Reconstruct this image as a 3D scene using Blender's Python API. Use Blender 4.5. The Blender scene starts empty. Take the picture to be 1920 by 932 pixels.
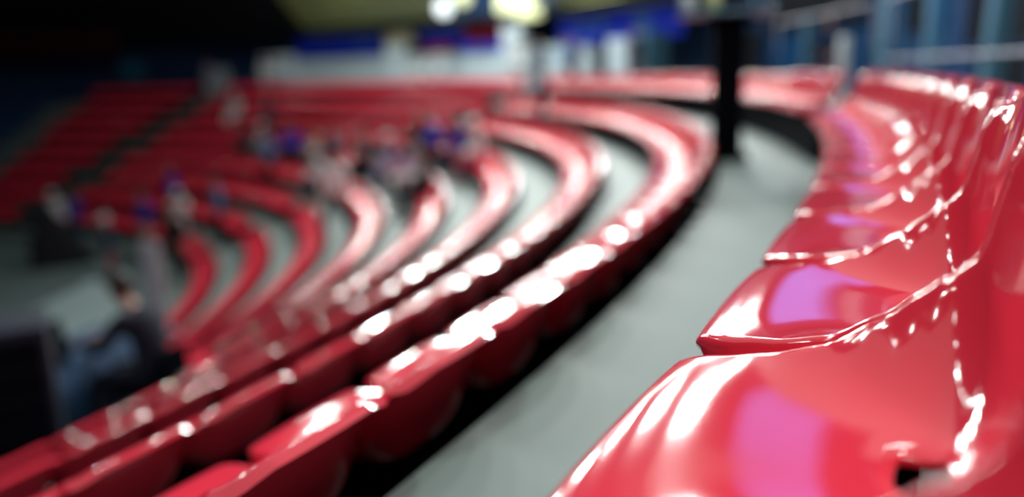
import bpy, bmesh, math, random
from mathutils import Vector, Matrix, noise
random.seed(7)
PI = math.pi
R = math.radians
scene = bpy.context.scene
COL = scene.collection

# ---------------------------------------------------------------- camera
# The bowl is a circle round (CX, CY); heights are measured from the eye, which stands Z0 above the arena floor.
CX, CY = -20.948, 11.911
Z0 = 4.65
F_PX, PITCH, ROLL = 1519.7, 0.2102, 0.0279
cam_data = bpy.data.cameras.new('camera')
cam = bpy.data.objects.new('camera', cam_data)
COL.objects.link(cam)
cam_data.sensor_width = 36.0
cam_data.lens = F_PX / 1920.0 * 36.0
cam_data.clip_start = 0.05
cam_data.clip_end = 300
fwd = Vector((0, math.cos(PITCH), -math.sin(PITCH)))
upv = Vector((0, math.sin(PITCH), math.cos(PITCH)))
rgt = Vector((1, 0, 0))
a_r = rgt * math.cos(ROLL) - upv * math.sin(ROLL)
a_u = rgt * math.sin(ROLL) + upv * math.cos(ROLL)
cam.matrix_world = Matrix(((a_r.x, a_u.x, -fwd.x, 0), (a_r.y, a_u.y, -fwd.y, 0), (a_r.z, a_u.z, -fwd.z, Z0), (0, 0, 0, 1)))
cam_data.dof.use_dof = True
cam_data.dof.focus_distance = 0.95
cam_data.dof.aperture_fstop = 1.03
scene.camera = cam

# ---------------------------------------------------------------- exposure, world
scene.view_settings.view_transform = 'Standard'
scene.view_settings.look = 'None'
scene.view_settings.gamma = 1.0
scene.view_settings.use_curve_mapping = False
scene.view_settings.exposure = 0.0
scene.cycles.use_denoising = True
scene.cycles.sample_clamp_indirect = 4.0
world = bpy.data.worlds.new('world')
scene.world = world
world.use_nodes = True
world.node_tree.nodes['Background'].inputs[0].default_value = (0.25, 0.38, 0.6, 1)
world.node_tree.nodes['Background'].inputs[1].default_value = 0.03

# ---------------------------------------------------------------- lights of the hall and added fills
def area(name, loc, target, sx, sy, power, color=(1, 1, 1), spread=180):
    l = bpy.data.lights.new(name, 'AREA')
    l.shape = 'RECTANGLE'; l.size = sx; l.size_y = sy
    l.energy = power; l.color = color; l.spread = R(spread)
    o = bpy.data.objects.new(name, l); COL.objects.link(o)
    o.location = (loc[0], loc[1], loc[2] + Z0)
    d = Vector((target[0], target[1], target[2] + Z0)) - o.location
    o.rotation_euler = d.to_track_quat('-Z', 'Y').to_euler()
    return o
# added soft overhead panel, shaped for a broad sheen on the near seats
strip = area('soft_panel', (2.0, 3.6, 8.0), (2.0, 3.6, 0.0), 25.0, 12.0, 530, (1.0, 0.95, 0.88))
strip.rotation_euler = (0, 0, R(60.4))
# compact spotlights on the ring truss above the fifth row
for i in range(15):
    a = R(-38 + 7 * i)
    area('truss_spot', (CX + 18.0 * math.cos(a), CY + 18.0 * math.sin(a), 7.0), (CX + 21.5 * math.cos(a), CY + 21.5 * math.sin(a), -1.0), 0.14, 0.14, 22 if i < 6 else 100 if i < 12 else 15, (0.90, 1.0, 0.98))
area('house_spot', (CX + 17.5 * math.cos(R(-20)), CY + 17.5 * math.sin(R(-20)), 8.0), (0.6, 3.6, -0.7), 0.25, 0.25, 90, (0.80, 1.0, 1.0), 120)
for x_, y_ in ((3.2, 3.4), (4.6, 6.0)):
    area('truss_spot', (x_, y_, 7.6), (0.8, 2.0, -0.5), 0.16, 0.16, 40, (1.0, 0.98, 0.95))
area('rig_far', (-3.0, 17.0, 9.0), (-4.5, 17.0, -3.0), 2.5, 2.5, 20, (1.0, 0.97, 0.93))
area('rig_court', (-16.0, 22.0, 12.0), (-13.0, 24.0, -4.0), 3.0, 3.0, 20, (0.9, 1.0, 1.0))
area('violet_screen', (5.9, 15.6, 5.6), (0.3, 1.0, -0.4), 1.3, 4.0, 30, (0.12, 0.30, 1.0))
area('blue_wash', (4.9, 11.0, 3.2), (8.2, 12.6, 0.2), 1.6, 1.0, 36, (0.12, 0.40, 1.0), 120)
for a_, w_, c_ in ((30, 200, (0.85, 0.95, 1.0)), (42, 200, (0.9, 1.0, 1.0)), (56, 130, (0.9, 1.0, 1.0))):
    p_ = (CX + 24 * math.cos(R(a_)), CY + 24 * math.sin(R(a_)), 6.5)
    area('concourse_fill', p_, (CX + 28.4 * math.cos(R(a_)), CY + 28.4 * math.sin(R(a_)), 0.8), 1.5, 1.0, w_, c_, 110)  # added fill that brightens the banners and parapet
# row of floodlights on the roof ring
for i, adeg in enumerate((-42, -30, -18, -6, 17, 26, 36, 46, 56)):
    a = R(adeg)
    lx, ly = CX + 26.5 * math.cos(a), CY + 26.5 * math.sin(a)
    tgt = (-1.0, 7.0, -2.0) if adeg > 10 else (CX + 18 * math.cos(a), CY + 18 * math.sin(a), -2.0)
    area('flood_lamp', (lx, ly, 7.5), tgt, 1.1, 1.1, 60 if adeg < 10 else 155, (0.95, 1.0, 0.98), 180 if adeg < 10 else 75)
# unseen lower ring of wide lights, added to strengthen highlights on the rows
for adeg in (18, 23, 28, 33, 39, 45, 51):
    a = R(adeg)
    area('edge_fill', (CX + 27.2 * math.cos(a), CY + 27.2 * math.sin(a), 5.2), (0.0, 8.0, -1.5), 1.9, 0.6, 15, (0.95, 1.0, 0.98), 90)

# ---------------------------------------------------------------- materials
def mat(name, col, rough=0.5, metal=0.0, emit=None, estr=0.0, var=0.0, vscale=3.0, bump=0.0, bscale=40.0, spec=0.5, coat=0.0):
    m = bpy.data.materials.new(name); m.use_nodes = True
    nt = m.node_tree; b = nt.nodes['Principled BSDF']
    b.inputs['Roughness'].default_value = rough
    b.inputs['Metallic'].default_value = metal
    b.inputs['Specular IOR Level'].default_value = spec
    b.inputs['Coat Weight'].default_value = coat
    b.inputs['Coat Roughness'].default_value = 0.03
    c = (col[0], col[1], col[2], 1)
    tc = nt.nodes.new('ShaderNodeTexCoord')
    if var > 0:
        n = nt.nodes.new('ShaderNodeTexNoise'); n.inputs['Scale'].default_value = vscale; n.inputs['Detail'].default_value = 4
        nt.links.new(tc.outputs['Object'], n.inputs['Vector'])
        mx = nt.nodes.new('ShaderNodeMix'); mx.data_type = 'RGBA'
        mx.inputs[6].default_value = tuple(x * (1 - var) for x in col) + (1,)
        mx.inputs[7].default_value = tuple(min(1, x * (1 + var)) for x in col) + (1,)
        nt.links.new(n.outputs['Fac'], mx.inputs[0]); nt.links.new(mx.outputs[2], b.inputs['Base Color'])
    else:
        b.inputs['Base Color'].default_value = c
    if bump > 0:
        n2 = nt.nodes.new('ShaderNodeTexNoise'); n2.inputs['Scale'].default_value = bscale; n2.inputs['Detail'].default_value = 3
        nt.links.new(tc.outputs['Object'], n2.inputs['Vector'])
        bp = nt.nodes.new('ShaderNodeBump'); bp.inputs['Strength'].default_value = bump; bp.inputs['Distance'].default_value = 0.002
        nt.links.new(n2.outputs['Fac'], bp.inputs['Height']); nt.links.new(bp.outputs['Normal'], b.inputs['Normal'])
    if emit:
        b.inputs['Emission Color'].default_value = (emit[0], emit[1], emit[2], 1)
        b.inputs['Emission Strength'].default_value = estr
    return m
M = {}
M['red'] = mat('red_plastic', (0.94, 0.045, 0.086), 0.09, var=0.06, vscale=5, bump=0.05, bscale=30, spec=0.6, coat=0.5)
M['black'] = mat('black_steel', (0.003, 0.004, 0.007), 0.9, spec=0.02)
M['concrete'] = mat('pale_painted_concrete', (0.185, 0.232, 0.214), 0.65, var=0.10, vscale=1.3, bump=0.2, bscale=30)
M['court'] = mat('pale_arena_floor', (0.15, 0.205, 0.20), 0.65, var=0.08, vscale=0.5)
M['white'] = mat('white_paint', (0.62, 0.70, 0.74), 0.5, var=0.05)
M['bluewhite'] = mat('pale_blue_paint', (0.10, 0.24, 0.33), 0.45, var=0.05)
M['navy'] = mat('navy_wall', (0.015, 0.05, 0.14), 0.6, var=0.2, vscale=1.0)
M['blue'] = mat('blue_banner', (0.004, 0.03, 0.60), 0.6)
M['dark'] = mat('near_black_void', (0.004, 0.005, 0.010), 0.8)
M['redbanner'] = mat('red_banner', (0.30, 0.008, 0.03), 0.6)
M['yellow'] = mat('yellow_lit_soffit', (0.42, 0.44, 0.13), 0.6)
M['steel'] = mat('grey_steel', (0.07, 0.07, 0.13), 0.5, metal=0.2)
M['maroon'] = mat('maroon_drape', (0.05, 0.002, 0.006), 0.9)
M['cyanpaint'] = mat('teal_paint', (0.02, 0.16, 0.26), 0.5)
M['skin'] = mat('skin', (0.50, 0.27, 0.19), 0.55)
M['hair'] = mat('dark_hair', (0.010, 0.008, 0.008), 0.6)
M['lampw'] = mat('lit_globe_white', (0.9, 0.9, 0.9), 0.5, emit=(0.85, 0.95, 1.0), estr=1.6)
M['lampy'] = mat('lit_globe_yellow', (0.9, 0.9, 0.6), 0.5, emit=(0.80, 0.85, 0.40), estr=1.1)
CLOTH = {}
def cloth(name, col):
    if name not in CLOTH:
        CLOTH[name] = mat('cloth_' + name, col, 0.85, bump=0.3, bscale=60)
    return CLOTH[name]
cloth('navy', (0.006, 0.015, 0.07)); cloth('blue', (0.004, 0.03, 0.42)); cloth('royal', (0.004, 0.012, 0.62))
cloth('cyan', (0.03, 0.26, 0.55)); cloth('white', (0.80, 0.82, 0.82)); cloth('black', (0.006, 0.006, 0.009))
cloth('lavender', (0.38, 0.36, 0.55)); cloth('beige', (0.55, 0.42, 0.34)); cloth('grey', (0.12, 0.13, 0.16))
cloth('pink', (0.45, 0.08, 0.16)); cloth('denim', (0.010, 0.05, 0.12)); cloth('ink', (0.002, 0.005, 0.020)); cloth('lightblue', (0.30, 0.48, 0.66))

# ---------------------------------------------------------------- mesh helpers
def obj(name, bm, m, parent=None, smooth=True):
    me = bpy.data.meshes.new(name)
    bm.normal_update(); bm.to_mesh(me); bm.free()
    if smooth:
        for p in me.polygons: p.use_smooth = True
    me.materials.append(m)
    o = bpy.data.objects.new(name, me); COL.objects.link(o)
    if parent: o.parent = parent
    return o
def tag(o, label=None, cat=None, group=None, kind=None):
    if label: o['label'] = label
    if cat: o['category'] = cat
    if group: o['group'] = group
    if kind: o['kind'] = kind
    return o
def empty(name, loc, rz=0.0):
    o = bpy.data.objects.new(name, None); COL.objects.link(o)
    o.empty_display_size = 0.1
    o.location = loc; o.rotation_euler = (0, 0, rz)
    return o
def box(bm, c, s, rz=0.0, bev=0.0, rx=0.0, ry=0.0):
    r = bmesh.ops.create_cube(bm, size=1.0)
    vs = r['verts']
    mt = Matrix.Translation(c) @ Matrix.Rotation(rz, 4, 'Z') @ Matrix.Rotation(ry, 4, 'Y') @ Matrix.Rotation(rx, 4, 'X') @ Matrix.Diagonal((s[0], s[1], s[2], 1))
    bmesh.ops.transform(bm, matrix=mt, verts=vs)
    if bev > 0:
        es = list({e for v in vs for e in v.link_edges})
        bmesh.ops.bevel(bm, geom=es, offset=bev, segments=2, profile=0.6, affect='EDGES')
def cyl(bm, p0, p1, r0, r1=None, n=16):
    p0, p1 = Vector(p0), Vector(p1); r1 = r0 if r1 is None else r1
    d = p1 - p0
    rr = bmesh.ops.create_cone(bm, cap_ends=True, segments=n, radius1=r0, radius2=r1, depth=d.length)
    q = Vector((0, 0, 1)).rotation_difference(d.normalized()).to_matrix().to_4x4()
    bmesh.ops.transform(bm, matrix=Matrix.Translation((p0 + p1) / 2) @ q, verts=rr['verts'])
def ball(bm, c, s, n=16):
    rr = bmesh.ops.create_uvsphere(bm, u_segments=n, v_segments=n // 2 + 2, radius=1.0)
    bmesh.ops.transform(bm, matrix=Matrix.Translation(c) @ Matrix.Diagonal((s[0], s[1], s[2], 1)), verts=rr['verts'])
def W(r, adeg, z):
    a = R(adeg)
    return Vector((CX + r * math.cos(a), CY + r * math.sin(a), Z0 + z))
def ring(bm, prof, a0, a1, step=1.5, closed=True):
    """sweep a closed (r, z) profile round the bowl's centre from angle a0 to a1"""
    n = max(2, int(abs(a1 - a0) / step) + 1)
    rows = []
    for i in range(n + 1):
        a = a0 + (a1 - a0) * i / n
        rows.append([bm.verts.new(W(r, a, z)) for r, z in prof])
    m = len(prof)
    for i in range(n):
        for j in range(m if closed else m - 1):
            k = (j + 1) % m
            bm.faces.new((rows[i][j], rows[i][k], rows[i + 1][k], rows[i + 1][j]))
    if closed:
        bm.faces.new(rows[0][::-1]); bm.faces.new(rows[-1])
    bmesh.ops.recalc_face_normals(bm, faces=bm.faces[:])
def rect(r0, r1, z0, z1): return [(r0, z0), (r1, z0), (r1, z1), (r0, z1)]

# ---------------------------------------------------------------- rows of the bowl
PAN_H = 0.42
def row_front(k): return (23.832, 22.715, 21.68, 20.57)[k] if k < 4 else 20.57 - 1.122 * (k - 3)
def row_pan(k): return -((0.31, 0.816, 1.236, 1.686)[k] if k < 4 else 1.686 + 0.465 * (k - 3))
def tread(k): return row_pan(k) - PAN_H
def edge_r(k): return row_front(k + 1) + 0.545 if k < 8 else 14.28        # riser between row k and row k+1
A0, A1 = -62.0, 101.0

bm = bmesh.new()
box(bm, (CX, CY, -0.1), (52, 52, 0.2))
tag(obj('floor', bm, M['court'], smooth=False), kind='structure')
bm = bmesh.new()
prof = [(14.281, -Z0)]
for k in range(8, 0, -1):
    ri = edge_r(k); ro = edge_r(k - 1)
    prof += [(ri, tread(k)), (ro, tread(k))]
prof += [(edge_r(0), tread(0)), (24.78, tread(0)), (24.78, -0.60), (26.9, -0.60), (26.9, -Z0)]
ring(bm, prof, A0, A1, 1.0)
tag(obj('floor_terraces', bm, M['concrete'], smooth=False), kind='structure')
# control platform cut into the lower near rows
def deck_end(r): return -14.5 + (17.66 - r) * 5.2
bm = bmesh.new()
rows = []
for i in range(9):
    r = 14.2 + (17.66 - 14.2) * i / 8
    row = []
    for j in range(25):
        a = -60 + (deck_end(r) + 60) * j / 24
        row.append(bm.verts.new(W(r, a, tread(5) + 0.004)))
    rows.append(row)
for i in range(8):
    for j in range(24): bm.faces.new((rows[i][j], rows[i + 1][j], rows[i + 1][j + 1], rows[i][j + 1]))
ext = bmesh.ops.extrude_face_region(bm, geom=bm.faces[:])
bmesh.ops.translate(bm, vec=(0, 0, -(Z0 + tread(5)) + 0.01), verts=[v for v in ext['geom'] if isinstance(v, bmesh.types.BMVert)])
bmesh.ops.recalc_face_normals(bm, faces=bm.faces[:])
tag(obj('floor_platform', bm, M['court'], smooth=False), kind='structure')

# ---------------------------------------------------------------- the seat
PROFILE = [(0.0, -0.024), (0.005, -0.010), (0.020, -0.001), (0.07, 0.003), (0.16, 0.000), (0.250, -0.001), (0.288, 0.005),
           (0.312, 0.030), (0.324, 0.080), (0.336, 0.140), (0.348, 0.200), (0.358, 0.250), (0.362, 0.268)]
def catmull(pts, t):
    n = len(pts) - 1
    i = min(int(t), n - 1); f = t - i
    p0 = pts[max(i - 1, 0)]; p1 = pts[i]; p2 = pts[i + 1]; p3 = pts[min(i + 2, n)]
    return tuple(0.5 * (2 * p1[c] + (p2[c] - p0[c]) * f + (2 * p0[c] - 5 * p1[c] + 4 * p2[c] - p3[c]) * f * f + (3 * p1[c] - p0[c] - 3 * p2[c] + p3[c]) * f ** 3) for c in range(2))
_arc = [(0.0, catmull(PROFILE, 0))]
for i in range(1, 601):
    q = catmull(PROFILE, i / 600 * (len(PROFILE) - 1)); p = _arc[-1][1]
    _arc.append((_arc[-1][0] + math.hypot(q[0] - p[0], q[1] - p[1]), q))
LEN = _arc[-1][0]
def prof_at(s):
    s = min(max(s, 0), LEN)
    lo, hi = 0, 600
    while hi - lo > 1:
        m = (lo + hi) // 2
        if _arc[m][0] <= s: lo = m
        else: hi = m
    a, b = _arc[lo], _arc[hi]; f = (s - a[0]) / max(b[0] - a[0], 1e-9)
    return (a[1][0] + (b[1][0] - a[1][0]) * f, a[1][1] + (b[1][1] - a[1][1]) * f)
S_FOLD = next(s for s, q in _arc if q[1] > 0.022 and q[0] > 0.28)
S_HOLE = 0.275
HW = 0.2155
def smooth01(x): x = min(max(x, 0), 1); return x * x * (3 - 2 * x)
# how far the sides of the bucket rise (ZADD) and wrap forward (YADD), by place along the profile
ZADD = [(0, -0.004), (0.12, 0.000), (0.20, 0.008), (0.30, 0.024), (0.40, 0.057), (0.45, 0.082), (0.50, 0.098), (0.55, 0.101), (0.60, 0.096), (0.70, 0.076), (0.80, 0.060), (0.90, 0.038), (1.0, -0.006)]
YADD = [(0, 0), (0.45, 0.0), (0.50, -0.007), (0.55, -0.012), (0.60, -0.016), (0.70, -0.021), (0.80, -0.026), (0.90, -0.026), (1.0, -0.018)]
def table(t, x):
    for (x0, v0), (x1, v1) in zip(t, t[1:]):
        if x <= x1:
            f = min(max((x - x0) / (x1 - x0), 0), 1); f = f * 0.6 + (f * f * (3 - 2 * f)) * 0.4
            return v0 + (v1 - v0) * f
    return t[-1][1]
TILT, DEEP = 0.0, 1.0
def surf(u, s):
    y, z = prof_at(s)
    rf, rt = 0.062, 0.085
    w = HW - 0.022 * (1 - smooth01(s / 0.24))
    if s < rf: w -= rf * (1 - math.sqrt(max(0, 1 - ((rf - s) / rf) ** 2)))
    if LEN - s < rt: w -= rt * (1 - math.sqrt(max(0, 1 - ((rt - LEN + s) / rt) ** 2)))
    if s > S_FOLD: w -= 0.010 * smooth01((s - S_FOLD) / (LEN - S_FOLD))
    x = u * w
    e = min(1.0, abs(x / HW))
    s2 = s / LEN
    z += table(ZADD, s2) * e ** 3.6
    y += table(YADD, s2) * e ** 2.6
    bk = smooth01((s - S_FOLD + 0.05) / 0.10)
    y += 0.006 * e * e * (1 - smooth01(s / 0.16))
    d2 = (x / 0.046) ** 2 + ((s - S_HOLE) / 0.034) ** 2
    z -= 0.005 * math.exp(-d2 * d2) * (1 - bk)
    y *= DEEP
    y, z = y * math.cos(TILT) + z * math.sin(TILT), z * math.cos(TILT) - y * math.sin(TILT)
    return Vector((x, y, z + PAN_H))
def make_seat_meshes(nu, nv, hole=True, rings=4):
    # arc-length stations, denser at both rounded ends; a few are snapped to the drain hole
    ss = []
    for j in range(nv + 1):
        t = j / nv
        ss.append(LEN * (t - 0.10 * math.sin(2 * PI * t) / (2 * PI) * 3))
    h0, h1 = S_HOLE - 0.021, S_HOLE + 0.021
    if hole:
        ss = [s for s in ss if not (h0 - 0.006 < s < h1 + 0.006)] + [h0 + (h1 - h0) * i / 4 for i in range(5)]
        ss.sort()
    us = [-1 + 2 * i / nu for i in range(nu + 1)]
    us = [math.copysign(abs(u) ** 0.85, u) for u in us]
    hx = 0.032 / HW
    if hole:
        us = [u for u in us if abs(u) > hx * 1.25] + [-hx + 2 * hx * i / 4 for i in range(5)]
        us.sort()
    nfold = min(range(len(ss)), key=lambda j: abs(ss[j] - S_FOLD))
    bm = bmesh.new()
    grid = [[bm.verts.new(surf(u, s)) for u in us] for s in ss]
    hj = [j for j, s in enumerate(ss) if h0 - 1e-6 <= s <= h1 + 1e-6]
    hi = [i for i, u in enumerate(us) if abs(u) <= hx + 1e-6]
    lay = bm.faces.layers.int.new('part')
    for j in range(len(ss) - 1):
        for i in range(len(us) - 1):
            if hole and j in hj[:-1] and i in hi[:-1]: continue
            f = bm.faces.new((grid[j][i], grid[j][i + 1], grid[j + 1][i + 1], grid[j + 1][i]))
            f[lay] = 0 if j < nfold else 1
    bm.normal_update()
    def skirt(loop, spec, parts, closed=True):
        base = [v.co.copy() for v in loop]; nrm = [v.normal.copy() for v in loop]
        outs = []
        n = len(loop)
        for i in range(n):
            t = (base[(i + 1) % n] - base[i - 1]).normalized()
            outs.append(t.cross(nrm[i]).normalized())
        prev = loop
        for o_, d_ in spec:
            cur = [bm.verts.new(base[i] + outs[i] * o_ - nrm[i] * d_) for i in range(n)]
            for i in range(n):
                k = (i + 1) % n
                f = bm.faces.new((prev[i], cur[i], cur[k], prev[k]))
                f[lay] = parts[i] if parts[i] == parts[k] else max(parts[i], parts[k]) if parts else 0
            prev = cur
    nU, nV = len(us) - 1, len(ss) - 1
    loop = [grid[0][i] for i in range(nU + 1)] + [grid[j][nU] for j in range(1, nV + 1)] + [grid[nV][i] for i in range(nU - 1, -1, -1)] + [grid[j][0] for j in range(nV - 1, 0, -1)]
    parts = [0] * (nU + 1) + [0 if j <= nfold else 1 for j in range(1, nV + 1)] + [1] * nU + [0 if j <= nfold else 1 for j in range(nV - 1, 0, -1)]
    spec = [(0.0045, 0.0012), (0.0078, 0.0045), (0.0092, 0.011), (0.0096, 0.034)] if rings == 4 else [(0.006, 0.003), (0.0095, 0.034)]
    skirt(loop, spec, parts)
    if hole:
        # round the square hole into a soft one and turn its lip down
        c = Vector((0, 0, 0))
        hl = [grid[hj[0]][i] for i in hi] + [grid[j][hi[-1]] for j in hj[1:]] + [grid[hj[-1]][i] for i in hi[::-1][1:]] + [grid[j][hi[0]] for j in hj[::-1][1:-1]]
        for v in hl:
            uu = v.co.x / 0.032
            y0 = surf(0, S_HOLE).y
            vv = (v.co.y - y0) / 0.021
            m = (abs(uu) ** 5 + abs(vv) ** 5) ** (1 / 5)
            v.co.x = uu / m * 0.032; v.co.y = y0 + vv / m * 0.021
        bm.normal_update()
        hl = hl[::-1]
        skirt(hl, [(0.001, 0.0005), (0.002, 0.002), (0.0025, 0.004), (0.0025, 0.007)], [0] * len(hl))
    bmesh.ops.recalc_face_normals(bm, faces=bm.faces[:])
    f0 = max(bm.faces, key=lambda f: f.calc_area())
    ztest = [f for f in bm.faces if f[lay] == 0 and abs(f.normal.z) > 0.9 and f.calc_center_median().z > PAN_H - 0.02]
    if ztest and sum(f.normal.z for f in ztest) < 0: bmesh.ops.reverse_faces(bm, faces=bm.faces[:])
    bm.normal_update()
    bm.verts.index_update()
    out = []
    for part in (0, 1):
        used = {}
        vs, ns, fs = [], [], []
        for f in bm.faces:
            if f[lay] != part: continue
            idx = []
            for v in f.verts:
                if v.index not in used:
                    used[v.index] = len(vs); vs.append(tuple(v.co)); ns.append(tuple(v.normal))
                idx.append(used[v.index])
            fs.append(idx)
        me = bpy.data.meshes.new('seat' if part == 0 else 'backrest')
        me.from_pydata(vs, [], fs); me.update()
        for p in me.polygons: p.use_smooth = True
        me.normals_split_custom_set_from_vertices(ns)
        me.materials.append(M['red'])
        out.append(me)
    bm.free()
    return out
def make_bracket(detail=True):
    bm = bmesh.new()
    b = 0.004 if detail else 0.0
    box(bm, (0, 0.160, PAN_H - 0.056), (0.20, 0.19, 0.030), bev=b)
    box(bm, (0, 0.345, PAN_H - 0.060), (0.11, 0.14, 0.050), bev=b)
    box(bm, (0, 0.390, PAN_H - 0.074), (0.15, 0.17, 0.022), bev=b)
    box(bm, (0, 0.20, (PAN_H - 0.06) / 2), (0.06, 0.09, PAN_H - 0.06), bev=b)
    box(bm, (0, 0.20, 0.008), (0.16, 0.16, 0.016), bev=b)
    if detail:
        for sx in (-0.06, 0.06):
            for sy in (0.145, 0.255): cyl(bm, (sx, sy, 0.014), (sx, sy, 0.026), 0.010, n=6)
    me = bpy.data.meshes.new('mounting_bracket')
    bmesh.ops.recalc_face_normals(bm, faces=bm.faces[:])
    bm.to_mesh(me); bm.free(); me.materials.append(M['black'])
    return me
HI = make_seat_meshes(44, 64, True, 4) + [make_bracket(True)]
MID = make_seat_meshes(20, 30, False, 4) + [make_bracket(False)]
TILT, DEEP = R(4), 1.25            # the lower rows have a deeper pan and are set tilted back
MIDT = make_seat_meshes(20, 30, False, 4) + [make_bracket(False)]
LOW = make_seat_meshes(10, 16, False, 2) + [make_bracket(False)]

def project(p):
    v = cam.matrix_world.inverted() @ p
    if v.z > -0.1: return None
    return (960 + F_PX * v.x / -v.z, 466 - F_PX * v.y / -v.z, -v.z)
GAPS = [(69.2, 1.15), (27.0, 0.42), (86.5, 2.6)]
cands = []
for k in range(9):
    rf = row_front(k); dphi = 0.46 / (rf + 0.02)
    # phase: in the top row the drain-hole seat stands 0.655 m along the row from the eye
    a_cam = math.atan2(-CY, -CX)
    a_start = a_cam + (0.655 / 24 if k == 0 else (1.222, 1.695, 2.56, 2.9, 3.3, 3.6, 3.9, 4.2)[k - 1] / 24 + dphi / 2)
    lim = {5: -14.0, 6: -10.0, 7: -4.0, 8: 3.5}.get(k, -999)
    n0 = -4 if k == 0 else -14
    n = n0
    while True:
        a = a_start + n * dphi; n += 1
        ad = math.degrees(a)
        if ad > 84.5: break
        if ad < lim: continue
        if any(abs(a - R(g)) * rf < w_ * 0.5 + 0.22 for g, w_ in GAPS): continue
        if k == 0 and abs(a - R(-14.6)) * rf < 0.42: continue
        pos = W(rf, ad, tread(k))
        pr = project(pos + Vector((0, 0, PAN_H)))
        inside = pr is not None and -60 < pr[0] < 1990 and -40 < pr[1] < 1010
        dist = (pos + Vector((0, 0, PAN_H)) - cam.location).length
        cands.append((k, n - 1, a, pos, dist, inside))
cands.sort(key=lambda c: (not c[5], c[4]))
single, mass = cands[:298], cands[298:]
_U = ['', 'first', 'second', 'third', 'fourth', 'fifth', 'sixth', 'seventh', 'eighth', 'ninth', 'tenth', 'eleventh', 'twelfth', 'thirteenth', 'fourteenth', 'fifteenth', 'sixteenth', 'seventeenth', 'eighteenth', 'nineteenth']
_T = ['', '', 'twent', 'thirt', 'fort', 'fift', 'sixt', 'sevent', 'eight', 'ninet']
def ordinal(n):
    if n < 20: return _U[n]
    return _T[n // 10] + ('ieth' if n % 10 == 0 else 'y-' + _U[n % 10])
ROWN = ['top row', 'second row down', 'third row down', 'fourth row down', 'fifth row down', 'sixth row down', 'seventh row down', 'eighth row down', 'lowest row']
protos = {}
def proto(kind, meshes):
    r = empty('stadium_seat', (0, 0, 0))
    for nm, me in zip(('seat', 'backrest', 'mounting_bracket'), meshes):
        o = bpy.data.objects.new(nm, me); COL.objects.link(o); o.parent = r
        if nm == 'mounting_bracket': o['label'] = 'black steel bracket'
    protos[kind] = [r, False]
def place_seat(kind, meshes, pos, a, label, group):
    if kind not in protos: proto(kind, meshes)
    root, used = protos[kind]
    if used:
        r = root.copy(); COL.objects.link(r)
        for ch in list(root.children):
            c = ch.copy(); COL.objects.link(c); c.parent = r
    else:
        r = root; protos[kind][1] = True
    r.location = pos; r.rotation_euler = (0, 0, a - PI / 2)
    r['label'] = label; r['category'] = 'seat'; r['group'] = group
    return r
cnt = {}
for k, n, a, pos, dist, inside in sorted(single, key=lambda c: (c[0], c[2])):
    if k == 0 and math.degrees(a) < -14.6: blk = 'near'
    elif math.degrees(a) < 27: blk = 'mid'
    elif math.degrees(a) < 69: blk = 'far'
    else: blk = 'end'
    i = cnt.get((k, blk), 0); cnt[(k, blk)] = i + 1
    o_ = ordinal(i + 1)
    if k == 0 and blk == 'near':
        h = next(q for q, c in enumerate(sorted([c for c in single if c[0] == 0], key=lambda c: c[2])) if abs((c[2] - math.atan2(-CY, -CX)) * 24 - 0.655) < 0.1)
        if i < h: lab = 'glossy red stadium seat %s the drain-hole seat, mostly outside the bottom right corner' % ('just before' if i == h - 1 else 'two before')
        elif i == h: lab = 'large glossy red stadium seat with the square drain hole, nearest of the top row'
        else: lab = 'glossy red stadium seat, %s beyond the drain-hole one in the top row' % ordinal(i - h)
    elif k == 0 and blk == 'mid': lab = 'red stadium seat in the top row, %s past the pale blue post' % o_
    elif blk == 'mid' and k <= 4: lab = 'red stadium seat, %s, %s counted from the lower left edge' % (ROWN[k], o_)
    elif blk == 'mid': lab = 'red stadium seat, %s, %s from the end by the control platform' % (ROWN[k], o_)
    elif blk == 'far': lab = 'small red stadium seat, %s, %s past the narrow aisle' % (ROWN[k], o_)
    else: lab = 'small red stadium seat, %s, %s past the dark stair' % (ROWN[k], o_)
    if dist < 2.6 and k == 0: kind, ms = 'hi', HI
    elif k == 0 and dist < 9: kind, ms = 'mid', MID
    elif dist < 9: kind, ms = 'tilted', MIDT
    else: kind, ms = 'low', LOW
    place_seat(kind, ms, pos, a, lab, 'red stadium seats, %s' % ROWN[k])
# every seat past those: one object
vs, fs, mi = [], [], []
for k, n, a, pos, dist, inside in mass:
    mt = Matrix.Translation(pos) @ Matrix.Rotation(a - PI / 2, 4, 'Z')
    for q, me in enumerate(LOW):
        b = len(vs)
        vs += [tuple(mt @ v.co) for v in me.vertices]
        for p in me.polygons:
            fs.append([b + i for i in p.vertices]); mi.append(0 if q < 2 else 1)
me = bpy.data.meshes.new('distant_stadium_seats'); me.from_pydata(vs, [], fs); me.update()
me.materials.append(M['red']); me.materials.append(M['black'])
me.polygons.foreach_set('material_index', mi)
for p in me.polygons: p.use_smooth = True
o = bpy.data.objects.new('distant_stadium_seats', me); COL.objects.link(o)
tag(o, 'many tiny blurred red seats filling the far side of the bowl', 'seats', kind='stuff')

# black strips standing in for the shade under the seats, one per row
for k in range(9):
    rf = row_front(k)
    lo = {5: -14.6, 6: -10.6, 7: -4.9, 8: 2.6}.get(k, -55)
    segs = [(lo, 26.2), (27.8, 67.6), (70.8, 83.0)]
    if k == 0: segs = [(-38, -15.4), (-13.8, 26.2), (27.8, 67.6), (70.8, 83.0)]
    bm = bmesh.new()
    for a0, a1 in segs:
        ring(bm, rect(rf + 0.14, rf + 0.26, tread(k) + 0.002, row_pan(k) - 0.075), a0, a1, 1.0)
    tag(obj('trim_seat_shade', bm, M['black'], smooth=False), kind='structure')

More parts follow.
